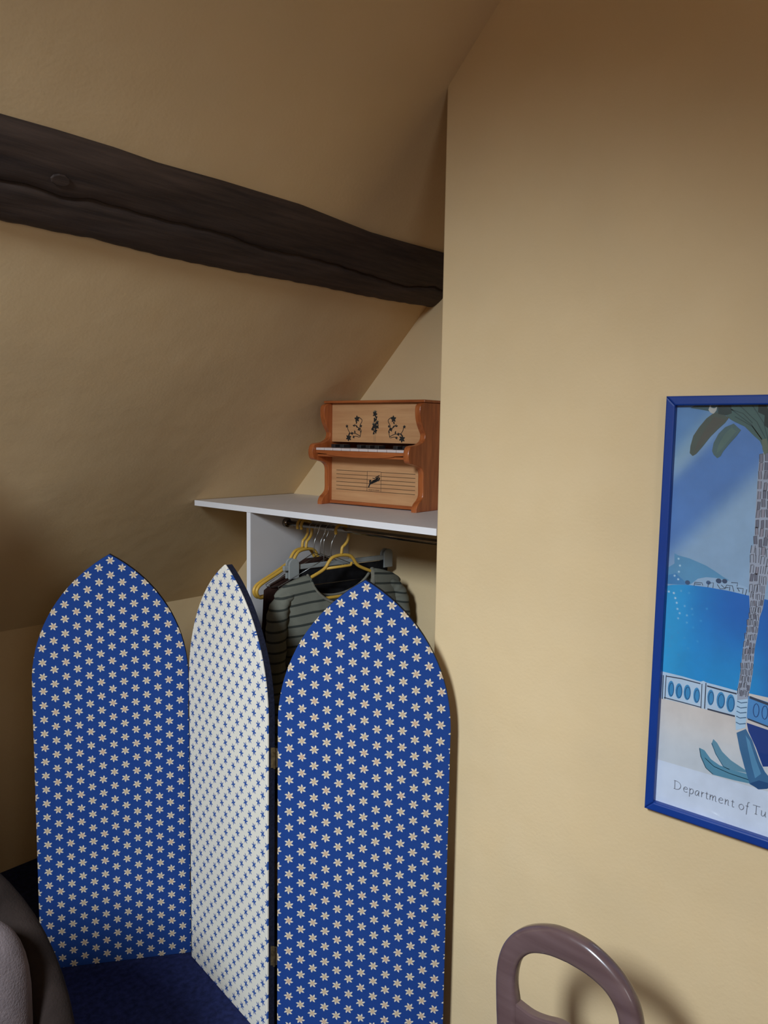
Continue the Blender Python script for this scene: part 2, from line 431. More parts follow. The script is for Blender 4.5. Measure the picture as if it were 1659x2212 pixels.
part_label(nbox('edge_band', (XW + 0.002, PY0, 0.001), (XW + 0.0038, PY1, ZS - ST - 0.0005), 'edge_band', cp), 'bright white front edge band')
RXX, RZ, RR = 1.70, 1.297, 0.0085
rail = empty('clothes_rail', (RXX, 1.53, RZ))
tag(rail, 'dark chrome clothes rail under the closet shelf', 'rail')
bm = bmesh.new(); tube(bm, [(0, YE + 0.004 - 1.53, 0), (0, 1.899 - 1.53, 0)], RR, 16)
obj('tube', bm, 'tube_steel', rail, True)
for yy, d in ((1.9015, -1), (YE + 0.001, 1)):
    bm = bmesh.new(); tube(bm, [(0, yy - 1.53, 0), (0, yy + d * 0.012 - 1.53, 0)], 0.015, 18)
    obj('end_socket', bm, 'tube_steel', rail, True)

# ------------------------------------------------------------------ hangers and clothes
def yellow_hanger(loc, rz, label, tie_bar, gname):
    e = empty('coat_hanger', loc, rz)
    tag(e, label, 'hanger', gname)
    z0 = RZ
    hook = spline([(-0.021, -0.013), (-0.022, 0.000), (-0.016, 0.011), (-0.002, 0.0155), (0.014, 0.011), (0.024, -0.003), (0.026, -0.02), (0.022, -0.036), (0.012, -0.048), (0.003, -0.056), (0.0, -0.075)], 5)
    bm = bmesh.new(); tube(bm, [(x, 0, z) for x, z in hook], 0.0046, 10)
    obj('hook', bm, 'yellow_plastic', e, True)
    half = [(0.0, -0.079), (0.030, -0.083), (0.045, -0.095), (0.058, -0.113), (0.080, -0.126), (0.13, -0.146), (0.185, -0.166), (0.203, -0.178), (0.207, -0.192), (0.198, -0.206), (0.180, -0.210), (0.09, -0.209), (0.0, -0.208)]
    loop = half + [(-x, z) for x, z in half[-2:0:-1]]
    bm = bmesh.new(); tube(bm, [(x, 0, z) for x, z in spline(loop, 5, True)], 0.0052, 10, closed=True)
    obj('body', bm, 'yellow_plastic', e, True)
    if tie_bar:
        bm = bmesh.new(); tube(bm, [(-0.056, 0, -0.116), (0.03, 0, -0.114), (0.036, 0, -0.113), (0.040, 0, -0.104)], 0.0042, 10)
        obj('strap_bar', bm, 'yellow_plastic', e, True)
    return e
yellow_hanger((RXX, 1.645, RZ), math.radians(-12), 'yellow plastic hanger with the striped jersey on it', True, None)
yellow_hanger((RXX + 0.004, 1.808, RZ), math.radians(1), 'nearer of two empty-looking yellow hangers close to the white side panel', False, None)
yellow_hanger((RXX + 0.004, 1.826, RZ), math.radians(2), 'yellow hanger nearest the white side panel, right behind its twin', False, None)

# grey clip hanger
e = empty('clip_hanger', (RXX, 1.722, RZ), math.radians(-10))
tag(e, 'grey plastic trouser hanger with clips behind the striped jersey', 'hanger')
bm = bmesh.new()
tube(bm, [(x, 0, z) for x, z in spline([(-0.018, -0.012), (-0.015, 0.006), (0.0, 0.0115), (0.014, 0.006), (0.018, -0.010), (0.010, -0.032), (0.0, -0.045), (0.0, -0.112)], 5)], 0.0018, 8)
part_label(obj('hook', bm, 'wire', e, True), 'thin metal wire hook')
obj('bar', box(bmesh.new(), (-0.150, -0.005, -0.125), (0.272, 0.005, -0.109), 0.003, 2), 'grey_plastic', e)
for cx in (-0.117, 0.255):
    bm = bmesh.new()
    oc = [(cx + 0.018 * math.cos(a), -0.106 + 0.018 * math.sin(a)) for a in [PI * q / 10 for q in range(11)]] + [(cx - 0.018, -0.150), (cx + 0.018, -0.150)]
    prism(bm, oc, lambda u, v, t: (u, t, v), -0.012, -0.0055, 0.0015)
    prism(bm, oc, lambda u, v, t: (u, t, v), 0.0055, 0.012, 0.0015)
    obj('clip', bm, 'grey_plastic', e)

def hanging_cloth(name, loc, rz, w, top, bottom, amp, mat, label, cat, seed, th=0.012):
    rr = random.Random(seed); p = [rr.uniform(0, 6.28) for _ in range(6)]
    bm = bmesh.new(); NU, NV = 49, 34
    def yy(u, v):
        return amp * v ** 0.6 * (math.sin(u * 13 + p[0] + v * 0.8) + 0.5 * math.sin(u * 29 + p[1])) + 0.004 * math.sin(v * 6 + p[2])
    def f(side):
        def g(a, b):
            u = a * 2 - 1; v = b
            z = top(u) + (bottom - top(u)) * v
            t = th * (1 - abs(u) ** 6) ** 0.5 * min(1, 0.25 + v * 4)
            return (u * w(v), yy(u, v) + side * t, z)
        return g
    A = grid(bm, NU, NV, f(-1)); B = grid(bm, NU, NV, f(1))
    for row0, row1 in ((A[0], B[0]), (A[-1], B[-1])):
        for j in range(NV - 1): bm.faces.new((row0[j], row0[j + 1], row1[j + 1], row1[j]))
    for i in range(NU - 1):
        bm.faces.new((A[i][-1], A[i + 1][-1], B[i + 1][-1], B[i][-1])); bm.faces.new((A[i][0], A[i + 1][0], B[i + 1][0], B[i][0]))
    bmesh.ops.remove_doubles(bm, verts=bm.verts[:], dist=0.0004)
    bmesh.ops.recalc_face_normals(bm, faces=bm.faces[:])
    o = obj(name, bm, mat, None, True)
    o.location = loc; o.rotation_euler = (0, 0, rz)
    return tag(o, label, cat)
hanging_cloth('hanging_trousers', (RXX + 0.067, 1.710, RZ), math.radians(-10), lambda v: 0.195 - 0.01 * v, lambda u: -0.128, -0.93, 0.004, 'black_cloth',
              'black trousers hanging from the grey clip hanger', 'trousers', 3, 0.003)
hanging_cloth('dark_dress', (RXX + 0.0, 1.766, RZ), math.radians(-4), lambda v: 0.20 + 0.03 * v, lambda u: -0.100 - 0.10 * max(0, abs(u) - 0.2), -0.86, 0.003, 'brown_cloth',
              'dark brown garment on a wire hanger behind the black trousers', 'garment', 5, 0.009)
for i, (yy, lab) in enumerate(((1.766, 'wire hanger carrying the dark brown garment'), (1.690, 'thin wire hanger just behind the striped jersey'), (1.738, 'thin wire hanger hooked close to the grey clip hanger'))):
    e = empty('wire_hanger', (RXX, yy, RZ), math.radians((-4, -11, -9)[i])); tag(e, lab, 'hanger', 'wire hangers on the closet rail')
    bm = bmesh.new()
    tube(bm, [(x, 0, z) for x, z in spline([(-0.020, -0.020), (-0.020, 0.002), (-0.006, 0.0115), (0.010, 0.008), (0.018, -0.006), (0.014, -0.026), (0.004, -0.042), (0.0, -0.060), (0.0, -0.085)], 5)], 0.0014, 8)
    obj('hook', bm, 'wire', e, True)
    sh_ = 0.19
    bm = bmesh.new(); tube(bm, [(0, 0, -0.085), (-sh_, 0, -0.165), (-sh_ + 0.005, 0, -0.172), (sh_ - 0.005, 0, -0.172), (sh_, 0, -0.165)], 0.0013, 6, closed=True)
    obj('shoulders', bm, 'wire', e, True)

# striped jersey
e = empty('striped_jersey', (RXX, 1.645, RZ), math.radians(-12))
tag(e, 'grey-green long-sleeved jersey with dark stripes on the front yellow hanger', 'shirt')
NECK = 0.118
def shoulder(u):  # z of shoulder line
    a = abs(u)
    if a <= NECK: return -0.128
    return interp([(0.118, -0.130), (0.153, -0.137), (0.195, -0.151), (0.224, -0.168), (0.236, -0.180)], a)
def topline(u, front):
    a = abs(u)
    if a < NECK:
        q = math.sqrt(max(0, 1 - (a / NECK) ** 2))
        return -0.128 - (0.092 if front else 0.080) * q
    return shoulder(u)
HW = 0.235
bm = bmesh.new(); NU, NV = 61, 46
def shirt(front):
    def g(a, b):
        u = (a * 2 - 1) * HW
        z0 = topline(u, front); zb = -0.72
        z = z0 + (zb - z0) * b
        dz = shoulder(u) - z
        t = 0.010 + 0.045 * min(1, max(0, dz) / 0.14) ** 0.8 if abs(u) < HW * 0.98 else 0.004
        t *= math.sqrt(max(0.0, 1 - (abs(u) / HW) ** 4)) * 0.9 + 0.1
        wob = 0.007 * math.sin(u * 34 + b * 3) * min(1, b * 2) + 0.004 * math.sin(u * 70 - b * 5) * b
        uu = u * (1 - 0.16 * min(1, b * 2.2))
        return (uu, (-t if front else t) + wob, z)
    return g
A = grid(bm, NU, NV, shirt(True)); B = grid(bm, NU, NV, shirt(False))
for i in (0, -1):
    for j in range(NV - 1): bm.faces.new((A[i][j], A[i][j + 1], B[i][j + 1], B[i][j]))
for i in range(NU - 1):
    if abs((i + 0.5) / (NU - 1) * 2 - 1) * HW > NECK: bm.faces.new((A[i][0], A[i + 1][0], B[i + 1][0], B[i][0]))
bmesh.ops.remove_doubles(bm, verts=bm.verts[:], dist=0.0003)
bmesh.ops.recalc_face_normals(bm, faces=bm.faces[:])
obj('body', bm, 'jersey', e, True)
for sgn in (-1, 1):
    path = spline([(sgn * 0.130, -0.002, -0.170), (sgn * 0.178, -0.002, -0.182), (sgn * 0.212, -0.003, -0.204), (sgn * 0.228, -0.005, -0.250), (sgn * 0.234, -0.010, -0.34), (sgn * 0.240, -0.016, -0.46), (sgn * 0.232, -0.02, -0.60), (sgn * 0.230, -0.02, -0.72)], 6)
    n = len(path)
    rad = [0.030 + 0.010 * math.sin(min(1, i / n * 2.2) * PI / 2) - 0.008 * i / n + 0.002 * math.sin(i * 1.9) for i in range(n)]
    rad = [r_ * min(1.0, 0.30 + 0.045 * i) for i, r_ in enumerate(rad)]
    bm = bmesh.new(); tube(bm, path, rad, 18, flat=0.8)
    obj('sleeve', bm, 'jersey', e, True)
ring = []
for q in range(40):
    a = 2 * PI * q / 40
    u = NECK * math.cos(a); front = math.sin(a) < 0
    z = -0.128 - (0.092 if front else 0.080) * abs(math.sin(a))
    dz = shoulder(u) - z
    ring.append((u, (-1 if front else 1) * (0.012 + 0.043 * min(1, dz / 0.14) ** 0.8) * abs(math.sin(a)) ** 0.35, z - 0.004))
bm = bmesh.new(); tube(bm, ring, 0.0085, 8, closed=True, flat=0.55)
part_label(obj('collar', bm, 'collar', e, True), 'plain grey-green ribbed neckband')

# ------------------------------------------------------------------ toy piano
pn = empty('toy_piano', (1.828, 1.640, ZS), math.radians(-90 + 4.0))
# local: x to the right as seen from its front (world -y), y towards its back, z up
tag(pn, 'small varnished pine toy upright piano with printed black flowers', 'toy piano')
W2 = 0.199; TS = 0.020
prof = [(0.0, 0.330), (0.020, 0.322), (0.024, 0.300), (0.018, 0.272), (0.004, 0.248), (-0.006, 0.232), (0.002, 0.214), (0.030, 0.203), (0.066, 0.199), (0.078, 0.186), (0.080, 0.166), (0.072, 0.150), (0.052, 0.145), (0.020, 0.138), (0.002, 0.122), (0.0, 0.085), (0.0, 0.050), (0.010, 0.036), (0.026, 0.024), (0.034, 0.010), (0.034, 0.0)]
pr = spline(prof[:-1], 4) + [prof[-1]]
outl = [(-d, z) for d, z in pr] + [(0.155, 0.0), (0.155, 0.330)]
for sgn in (-1, 1):
    bm = bmesh.new(); x0 = sgn * W2; x1 = sgn * (W2 - TS)
    prism(bm, outl, lambda u, v, t: (t, u, v), min(x0, x1), max(x0, x1), 0.0022)
    obj('side_board', bm, 'pine_dark', pn)
IN = W2 - TS - 0.0006
nbox('top_lid', (-W2 - 0.002, -0.004, 0.3308), (W2 + 0.002, 0.158, 0.339), 'pine_rail', pn, 0.002)
up_p = nbox('upper_panel', (-IN, 0.014, 0.206), (IN, 0.022, 0.3300), 'pine', pn)
lo_p = nbox('lower_panel', (-IN, 0.014, 0.013), (IN, 0.022, 0.158), 'pine', pn)
nbox('base_rail', (-IN, 0.004, 0.003), (IN, 0.150, 0.0128), 'pine_rail', pn, 0.0015)
nbox('back_board', (-IN, 0.146, 0.014), (IN, 0.152, 0.329), 'pine_rail', pn)
nbox('key_bed', (-IN, -0.058, 0.1585), (IN, 0.060, 0.1660), 'pine_rail', pn, 0.0015)
# arched key slip under the keys
bm = bmesh.new()
slip = [(-IN, 0.1785), (IN, 0.1785), (IN, 0.170), (IN * 0.75, 0.1675)] + [(IN * 0.75 * math.cos(PI * q / 16), 0.1675 - 0.008 * math.sin(PI * q / 16)) for q in range(1, 16)] + [(-IN * 0.75, 0.1675), (-IN, 0.170)]
slip = [(u, v + 0.0) for u, v in slip]
prism(bm, slip, lambda u, v, t: (u, t, v), -0.064, -0.0585)
obj('key_slip', bm, 'pine_rail', pn)
NK = 10; kw = 2 * IN / NK
for i in range(NK):
    nbox('white_key', (-IN + i * kw + 0.0007, -0.066, 0.1790), (-IN + (i + 1) * kw - 0.0007, 0.030, 0.1868), 'white_key', pn, 0.0012)
for i in (1, 2, 4, 5, 6, 8, 9):
    x = -IN + i * kw
    nbox('black_key', (x - 0.0085, -0.022, 0.1870), (x + 0.0085, 0.013, 0.1985), 'black_key', pn, 0.0015)
# printed flowers and staves: flat ink shapes on the panels
def ribbon(bm, pts, w, y):
    n = len(pts); L = []; Rr = []
    for i, (u, v) in enumerate(pts):
        a = pts[max(0, i - 1)]; b = pts[min(n - 1, i + 1)]
        dx, dz = b[0] - a[0], b[1] - a[1]; l = math.hypot(dx, dz) or 1
        ww = w[i] if isinstance(w, list) else w
        L.append(bm.verts.new((u - dz / l * ww / 2, y, v + dx / l * ww / 2))); Rr.append(bm.verts.new((u + dz / l * ww / 2, y, v - dx / l * ww / 2)))
    for i in range(n - 1): bm.faces.new((L[i], L[i + 1], Rr[i + 1], Rr[i]))
def blob(bm, u, v, r, y, lobes=0, rot=0.0, sx=1.0, amp=0.3):
    n = 28 if lobes else 14
    bm.faces.new([bm.verts.new((u + sx * r * (1 + (amp * math.cos(lobes * (2 * PI * q / n)) if lobes else 0)) * math.cos(2 * PI * q / n + rot), y, v + r * (1 + (amp * math.cos(lobes * (2 * PI * q / n)) if lobes else 0)) * math.sin(2 * PI * q / n + rot))) for q in range(n)])
def leafshape(bm, u, v, l, w, ang, y):
    c, s = math.cos(ang), math.sin(ang)
    pts = [(0, 0), (l * .3, w * .5), (l * .65, w * .42), (l, 0), (l * .65, -w * .42), (l * .3, -w * .5)]
    bm.faces.new([bm.verts.new((u + a * c - b * s, y, v + a * s + b * c)) for a, b in pts])
YF = 0.0136
for sg in (-1, 1):
    bm = bmesh.new(); cx = sg * 0.060; cz = 0.222
    f = lambda a, b: (cx + sg * a, cz + b)
    ribbon(bm, [f(*p) for p in spline([(0.000, 0.000), (-0.004, 0.020), (0.001, 0.036), (-0.008, 0.054), (0.006, 0.064), (0.012, 0.062)], 5)], 0.0023, YF)
    ribbon(bm, [f(*p) for p in spline([(0.000, 0.004), (0.020, 0.012), (0.040, 0.013), (0.050, 0.024), (0.052, 0.034)], 5)], 0.0022, YF)
    ribbon(bm, [f(*p) for p in spline([(-0.002, 0.026), (0.014, 0.034), (0.024, 0.042)], 5)], 0.0022, YF)
    ribbon(bm, [f(*p) for p in spline([(0.002, 0.000), (0.016, 0.003), (0.030, 0.001)], 5)], 0.002, YF)
    for (a, b, r, lb) in ((0.013, 0.059, 0.0068, 5), (0.047, -0.002, 0.0075, 6), (0.004, 0.026, 0.004, 4), (0.033, 0.012, 0.0035, 4), (0.026, 0.0005, 0.003, 4), (0.055, 0.035, 0.0035, 5), (-0.004, 0.036, 0.003, 4)):
        q = f(a, b); blob(bm, q[0], q[1], r * 1.25, YF - 0.0001, lb, 0.4, 1.0)
    for (a, b, l, ang) in ((0.010, 0.030, 0.010, 0.9), (0.020, 0.012, 0.009, 1.3), (0.040, 0.014, 0.009, -0.7), (-0.002, 0.014, 0.008, 1.9), (0.013, 0.052, 0.009, -1.2), (0.020, 0.036, 0.009, 0.2)):
        q = f(a, b); leafshape(bm, q[0], q[1], l * 1.25, 0.0052, ang if sg > 0 else PI - ang, YF - 0.0002)
    part_label(obj('flower_print', bm, 'ink', up_p), 'black printed flower spray')
bm = bmesh.new()
for (a, b, r, lb, sx) in ((0.0, 0.296, 0.006, 5, 1), (0.0, 0.278, 0.0048, 3, 0.9), (0.006, 0.285, 0.0042, 3, 0.6), (0.009, 0.268, 0.0045, 4, 1), (0.0, 0.258, 0.0068, 5, 1), (-0.008, 0.250, 0.0055, 3, 0.7), (0.010, 0.256, 0.0045, 4, 1), (0.003, 0.243, 0.0055, 4, 0.8), (-0.004, 0.236, 0.0035, 3, 0.7)):
    blob(bm, a, b, r * 1.25, YF - 0.0002, lb, a * 90, sx)
fl = obj('flower_print', bm, 'ink', up_p)
part_label(fl, 'black printed upright flower spray')
bm = bmesh.new()
ribbon(bm, [(0.0, 0.300), (0.001, 0.27), (-0.001, 0.238)], 0.0012, YF)
ribbon(bm, [(-0.0028, 0.238), (-0.0026, 0.209)], 0.0007, YF); ribbon(bm, [(0.0028, 0.240), (0.0022, 0.209)], 0.0007, YF)
for q in range(5): leafshape(bm, 0.0, 0.300, 0.010, 0.003, 0.5 + q * 0.53, YF)
for q in range(3): leafshape(bm, 0.010, 0.270, 0.008, 0.003, 0.6 + q * 0.6, YF)
for q in range(4): leafshape(bm, -0.003, 0.262, 0.010, 0.003, 1.6 + q * 0.4, YF)
obj('stem_print', bm, 'ink_green', up_p)
bm = bmesh.new()
for i in range(6):
    z = 0.1125 - i * 0.0125
    ribbon(bm, [(-0.158, z), (-0.029, z)], 0.0019, YF); ribbon(bm, [(0.029, z), (0.160, z)], 0.0019, YF)
obj('stave_print', bm, 'ink_brown', lo_p)
bm = bmesh.new()
for a, b in (((-0.028, 0.1135), (0.028, 0.1135)), ((0.028, 0.1135), (0.028, 0.0500)), ((0.028, 0.0500), (-0.028, 0.0500)), ((-0.028, 0.0500), (-0.028, 0.1135))):
    ribbon(bm, [a, b], 0.0013, YF)
for z in (0.100, 0.0865, 0.0745, 0.062): ribbon(bm, [(-0.028, z), (0.028, z)], 0.0011, YF)
# slanted script emblem inside the box
sc_pts = [(-0.022, 0.062), (-0.016, 0.076), (-0.014, 0.086), (-0.017, 0.082), (-0.014, 0.074), (-0.010, 0.078), (-0.008, 0.083), (-0.009, 0.077), (-0.005, 0.079), (-0.002, 0.086), (-0.004, 0.079), (0.000, 0.081), (0.004, 0.089), (0.001, 0.081), (0.006, 0.083), (0.011, 0.096), (0.007, 0.084), (0.011, 0.085), (0.017, 0.099), (0.013, 0.087), (0.018, 0.087), (0.022, 0.096), (0.020, 0.088)]
ribbon(bm, spline(sc_pts, 4), 0.0046, YF - 0.0002)
ribbon(bm, spline([(-0.006, 0.093), (0.002, 0.092), (0.012, 0.099), (0.022, 0.103)], 4), 0.0022, YF - 0.0002)
obj('emblem_print', bm, 'ink', lo_p)
cu = bpy.data.curves.new('maker_text', 'FONT'); cu.body = 'MADE IN SPAIN'; cu.size = 0.0062; cu.align_x = 'CENTER'; cu.space_character = 1.05
cu.materials.append(M['ink'])
to = bpy.data.objects.new('maker_text_curve', cu); COL.objects.link(to)
bpy.context.view_layer.update()
tm = bpy.data.meshes.new_from_object(to.evaluated_get(bpy.context.evaluated_depsgraph_get()))
bpy.data.objects.remove(to)
to = bpy.data.objects.new('maker_text', tm); COL.objects.link(to); to.parent = lo_p
to.location = (0, YF - 0.0001, 0.0525); to.rotation_euler = (PI / 2, 0, 0)

# ------------------------------------------------------------------ folding screen
PW, PT, ZSP, ZAP = 0.215, 0.024, 0.870, 1.238
def ogive(inset=0.0, n=18, z0=0.0):
    hw = PW - inset; h = ZAP - ZSP - inset * 1.2
    c = (h * h - hw * hw) / (2 * hw); R_ = hw + c
    pts = [(-hw, z0), (hw, z0)]
    a1 = math.acos(c / R_)
    right = [(-c + R_ * math.cos(a1 * q / n), ZSP + R_ * math.sin(a1 * q / n)) for q in range(n + 1)]
    left = [(-u, v) for u, v in right[::-1][1:]]
    return pts + right[0:] + left
scr = empty('folding_screen', (1.26, 1.65, 0.0))
tag(scr, 'three-panel folding screen with pointed tops covered in blue and white star fabric', 'folding screen')
def panel(p0, p1, front, back, lab):
    """p0, p1: left and right bottom ends of the front face (seen from the camera)"""
    p0 = Vector(p0); p1 = Vector(p1); d = (p1 - p0)
    mid = (p0 + p1) / 2; ang = math.atan2(d.y, d.x)
    bm = bmesh.new()
    prism(bm, ogive(0.0), lambda u, v, t: (u, t, v), 0.0012, PT - 0.0012, 0.0015)
    pb = obj('panel', bm, 'braid', scr)
    pb.location = (mid.x - 1.26, mid.y - 1.65, 0.0005); pb.rotation_euler = (0, 0, ang)
    part_label(pb, lab)
    for nm, m_, t0, t1 in (('front_fabric', front, -0.0012, 0.0046), ('back_fabric', back, PT - 0.0012, PT + 0.0004)):
        bm = bmesh.new()
        prism(bm, ogive(-0.0006 if nm == 'front_fabric' else 0.004, z0=0.0004), lambda u, v, t: (u, t, v), t0, t1, 0.0012 if nm == 'front_fabric' else 0.0)
        obj(nm, bm, m_, pb)
    return pb
a = math.radians(143)
A0 = Vector((1.295, 1.891, 0)); da = Vector((math.cos(a), math.sin(a), 0))
panel(A0 + da * 0.419, A0 - da * 0.011, 'star_blue', 'star_white', 'left panel covered in blue fabric with cream stars')
panel((1.2945, 1.866, 0), (1.2295, 1.441, 0), 'star_white', 'star_blue', 'middle panel covered in white fabric with blue stars')
b = math.radians(-54); H0 = Vector((1.230, 1.440, 0)); db = Vector((math.cos(b), math.sin(b), 0))
panel(H0 + db * 0.026, H0 + db * 0.456, 'star_blue', 'star_white', 'right panel covered in blue fabric with cream stars')
for hx, hy, hz, rz in ((1.244, 1.430, 0.775, -0.95), (1.244, 1.430, 0.24, -0.95), (1.306, 1.878, 0.775, 0.4), (1.306, 1.878, 0.24, 0.4)):
    bm = bmesh.new()
    for q in range(5): tube(bm, [(0, -0.002, -0.026 + q * 0.0106), (0, -0.002, -0.026 + q * 0.0106 + 0.0098)], 0.0034, 10)
    box(bm, (-0.010, 0.000, -0.026), (-0.0005, 0.0016, 0.027)); box(bm, (0.0005, 0.000, -0.024), (0.008, 0.0016, 0.026))
    for zz in (-0.016, 0.016):
        tube(bm, [(-0.006, -0.0012, zz), (-0.006, 0.001, zz)], 0.002, 8)
    h = obj('hinge', bm, 'brass', scr)
    h.location = (hx - 1.26, hy - 1.65, hz); h.rotation_euler = (0, 0, rz)

# ------------------------------------------------------------------ framed poster
FX, FY0, FZ0, FH, FW, FB = 1.550, 0.5925, 0.8269, 0.8515, 0.640, 0.0185
pf = empty('framed_poster', (FX - 0.0005, FY0, FZ0), -PI / 2)
# local x runs to the right along the wall (world -y), local y into the wall (world +x), z up
tag(pf, 'blue-framed watercolour poster of a palm tree by the sea on the right wall', 'picture')
bars = {'left': [(0, 0), (0, FH), (FB, FH - FB), (FB, FB)], 'top': [(0, FH), (FW, FH), (FW - FB, FH - FB), (FB, FH - FB)],
        'right': [(FW, FH), (FW, 0), (FW - FB, FB), (FW - FB, FH - FB)], 'bottom': [(FW, 0), (0, 0), (FB, FB), (FW - FB, FB)]}
for nm in bars:
    bm = bmesh.new(); prism(bm, bars[nm], lambda u, v, t: (u, t, v), -0.022, 0.0, 0.003)
    obj('frame_bar', bm, 'frame_blue', pf)
bm = bmesh.new()
lay = bm.loops.layers.float_color.new('Col')
depth_ = [0]
def col(r, g, b):
    c = srgb(r, g, b); return (c[0], c[1], c[2], 1)
YP = -0.0085
def poly(pts, c, bump=1):
    depth_[0] += bump
    y = YP - 0.00002 * depth_[0]
    f_ = bm.faces.new([bm.verts.new((u / 1000, y, v / 1000)) for u, v in pts])
    for l in f_.loops: l[lay] = col(*c)
    return f_
def stroke(pts, wdt, c, bump=0):
    depth_[0] += bump
    y = YP - 0.00002 * depth_[0]; n = len(pts); L = []; Rr = []
    for i, (u, v) in enumerate(pts):
        a = pts[max(0, i - 1)]; b_ = pts[min(n - 1, i + 1)]
        dx, dz = b_[0] - a[0], b_[1] - a[1]; l = math.hypot(dx, dz) or 1
        ww = (wdt[i] if isinstance(wdt, list) else wdt) / 2
        L.append(bm.verts.new(((u - dz / l * ww) / 1000, y, (v + dx / l * ww) / 1000))); Rr.append(bm.verts.new(((u + dz / l * ww) / 1000, y, (v - dx / l * ww) / 1000)))
    for i in range(n - 1):
        f_ = bm.faces.new((L[i], L[i + 1], Rr[i + 1], Rr[i]))
        for l in f_.loops: l[lay] = col(*c)
def washes(u0, u1, v0, v1, nu, nv, fn):
    depth_[0] += 1
    y = YP - 0.00002 * depth_[0]
    V = [[bm.verts.new(((u0 + (u1 - u0) * i / nu) / 1000, y, (v0 + (v1 - v0) * j / nv) / 1000)) for j in range(nv + 1)] for i in range(nu + 1)]
    for i in range(nu):
        for j in range(nv):
            f_ = bm.faces.new((V[i][j], V[i + 1][j], V[i + 1][j + 1], V[i][j + 1]))
            for l, (p, q) in zip(f_.loops, ((i, j), (i + 1, j), (i + 1, j + 1), (i, j + 1))):
                l[lay] = col(*fn(u0 + (u1 - u0) * p / nu, v0 + (v1 - v0) * q / nv))
mixc = lambda a, b, t: tuple(x + (y - x) * max(0, min(1, t)) for x, y in zip(a, b))
sm = lambda e0, e1, x: (lambda t: t * t * (3 - 2 * t))(max(0, min(1, (x - e0) / (e1 - e0))))
WI = FW * 1000 - 18
def sky(u, v):
    base = (150, 182, 214)
    d = (v - 590) - (u - 40) * 1.12         # diagonal wash
    band = sm(-70, 10, d) * (1 - sm(95, 150, d))
    c = mixc(base, (88, 134, 198), band)
    c = mixc(c, (140, 176, 200), sm(110, 170, d) * 0.8)
    c = mixc(c, (86, 138, 200), sm(150, 210, d) * 0.7)
    return mixc(c, (96, 142, 206), sm(690, 830, v) * sm(60, 130, u) * 0.6)
washes(18, WI, 440, 834, 60, 46, sky)
washes(18, WI, 18, 112, 2, 2, lambda u, v: (222, 232, 250))
washes(18, WI, 107, 300, 20, 12, lambda u, v: mixc((212, 218, 226), (224, 214, 208), sm(120, 240, v)))
def seac(u, v):
    c = mixc((28, 150, 220), (22, 108, 196), sm(300, 450, v) * sm(30, 160, u))
    c = mixc(c, (52, 176, 230), (1 - sm(14, 90, u)) * 0.7)
    return mixc(c, (30, 84, 172), sm(185, 260, u) * 0.8)
sea_top = [(14.5, 471.0), (31.1, 476.6), (62.1, 480.0), (96.4, 480.8), (135.6, 479.4), (171.8, 475.7), (260, 468), (WI, 462)]
nv = 16; depth_[0] += 1; y = YP - 0.00002 * depth_[0]
us = [18 + (WI - 18) * i / 60 for i in range(61)]
V = [[bm.verts.new((u / 1000, y, (288 + (interp(sea_top, u) - 288) * j / nv) / 1000)) for j in range(nv + 1)] for u in us]
for i in range(60):
    for j in range(nv):
        f_ = bm.faces.new((V[i][j], V[i + 1][j], V[i + 1][j + 1], V[i][j + 1]))
        for l in f_.loops: l[lay] = col(*seac(l.vert.co.x * 1000, l.vert.co.z * 1000))
poly([(18, 478.7), (18, 510), (29.9, 519.0), (28.7, 540.0), (36.2, 536.7), (59.1, 533.1), (75.7, 527.9), (92.0, 522.6), (108.3, 514.5), (124.4, 505.3), (136.1, 500), (105.6, 489.5), (62.1, 481.0)], (96, 158, 200))
poly([(18, 476), (18, 494), (34, 500), (52, 486), (62, 480)], (70, 140, 196))
poly([(62.1, 480.0), (77.5, 494.8), (93.2, 500.1), (116.8, 501.3), (136.3, 497.9), (170.9, 490.7), (171.8, 475.7), (135.6, 479.4), (96.4, 480.8)], (160, 190, 220))
depth_[0] += 1
for u, v, r, c in ((58, 484.5, 5, (66, 92, 128)), (117, 496, 5.5, (60, 80, 112)), (128, 497, 5, (60, 80, 112)), (98, 490, 4.5, (70, 100, 140))):
    poly([(u + r * math.cos(2 * PI * q / 12), v + r * 0.9 * math.sin(2 * PI * q / 12)) for q in range(12)], c, 0)
depth_[0] += 1
for pts in ([(71, 479.8), (72, 487.2), (86, 487.7), (87.6, 482.9)], [(97.4, 480.7), (98.2, 489.4), (107.7, 490.8), (106.9, 480.7)], [(114.6, 488.9), (120.5, 481), (129.7, 482.6), (132, 490), (142.6, 490.2), (145.9, 479.4)], [(150.6, 487.1), (162.4, 487.5), (161.7, 477.6)], [(168.8, 487), (167, 475.6)], [(122, 489), (128, 484), (136, 486)], [(138, 488), (138, 480)], [(152, 487), (156, 481)], [(140, 496), (152, 497), (151, 490)], [(72, 484), (84, 484)]):
    stroke(pts, 1.3, (48, 56, 78))
depth_[0] += 1
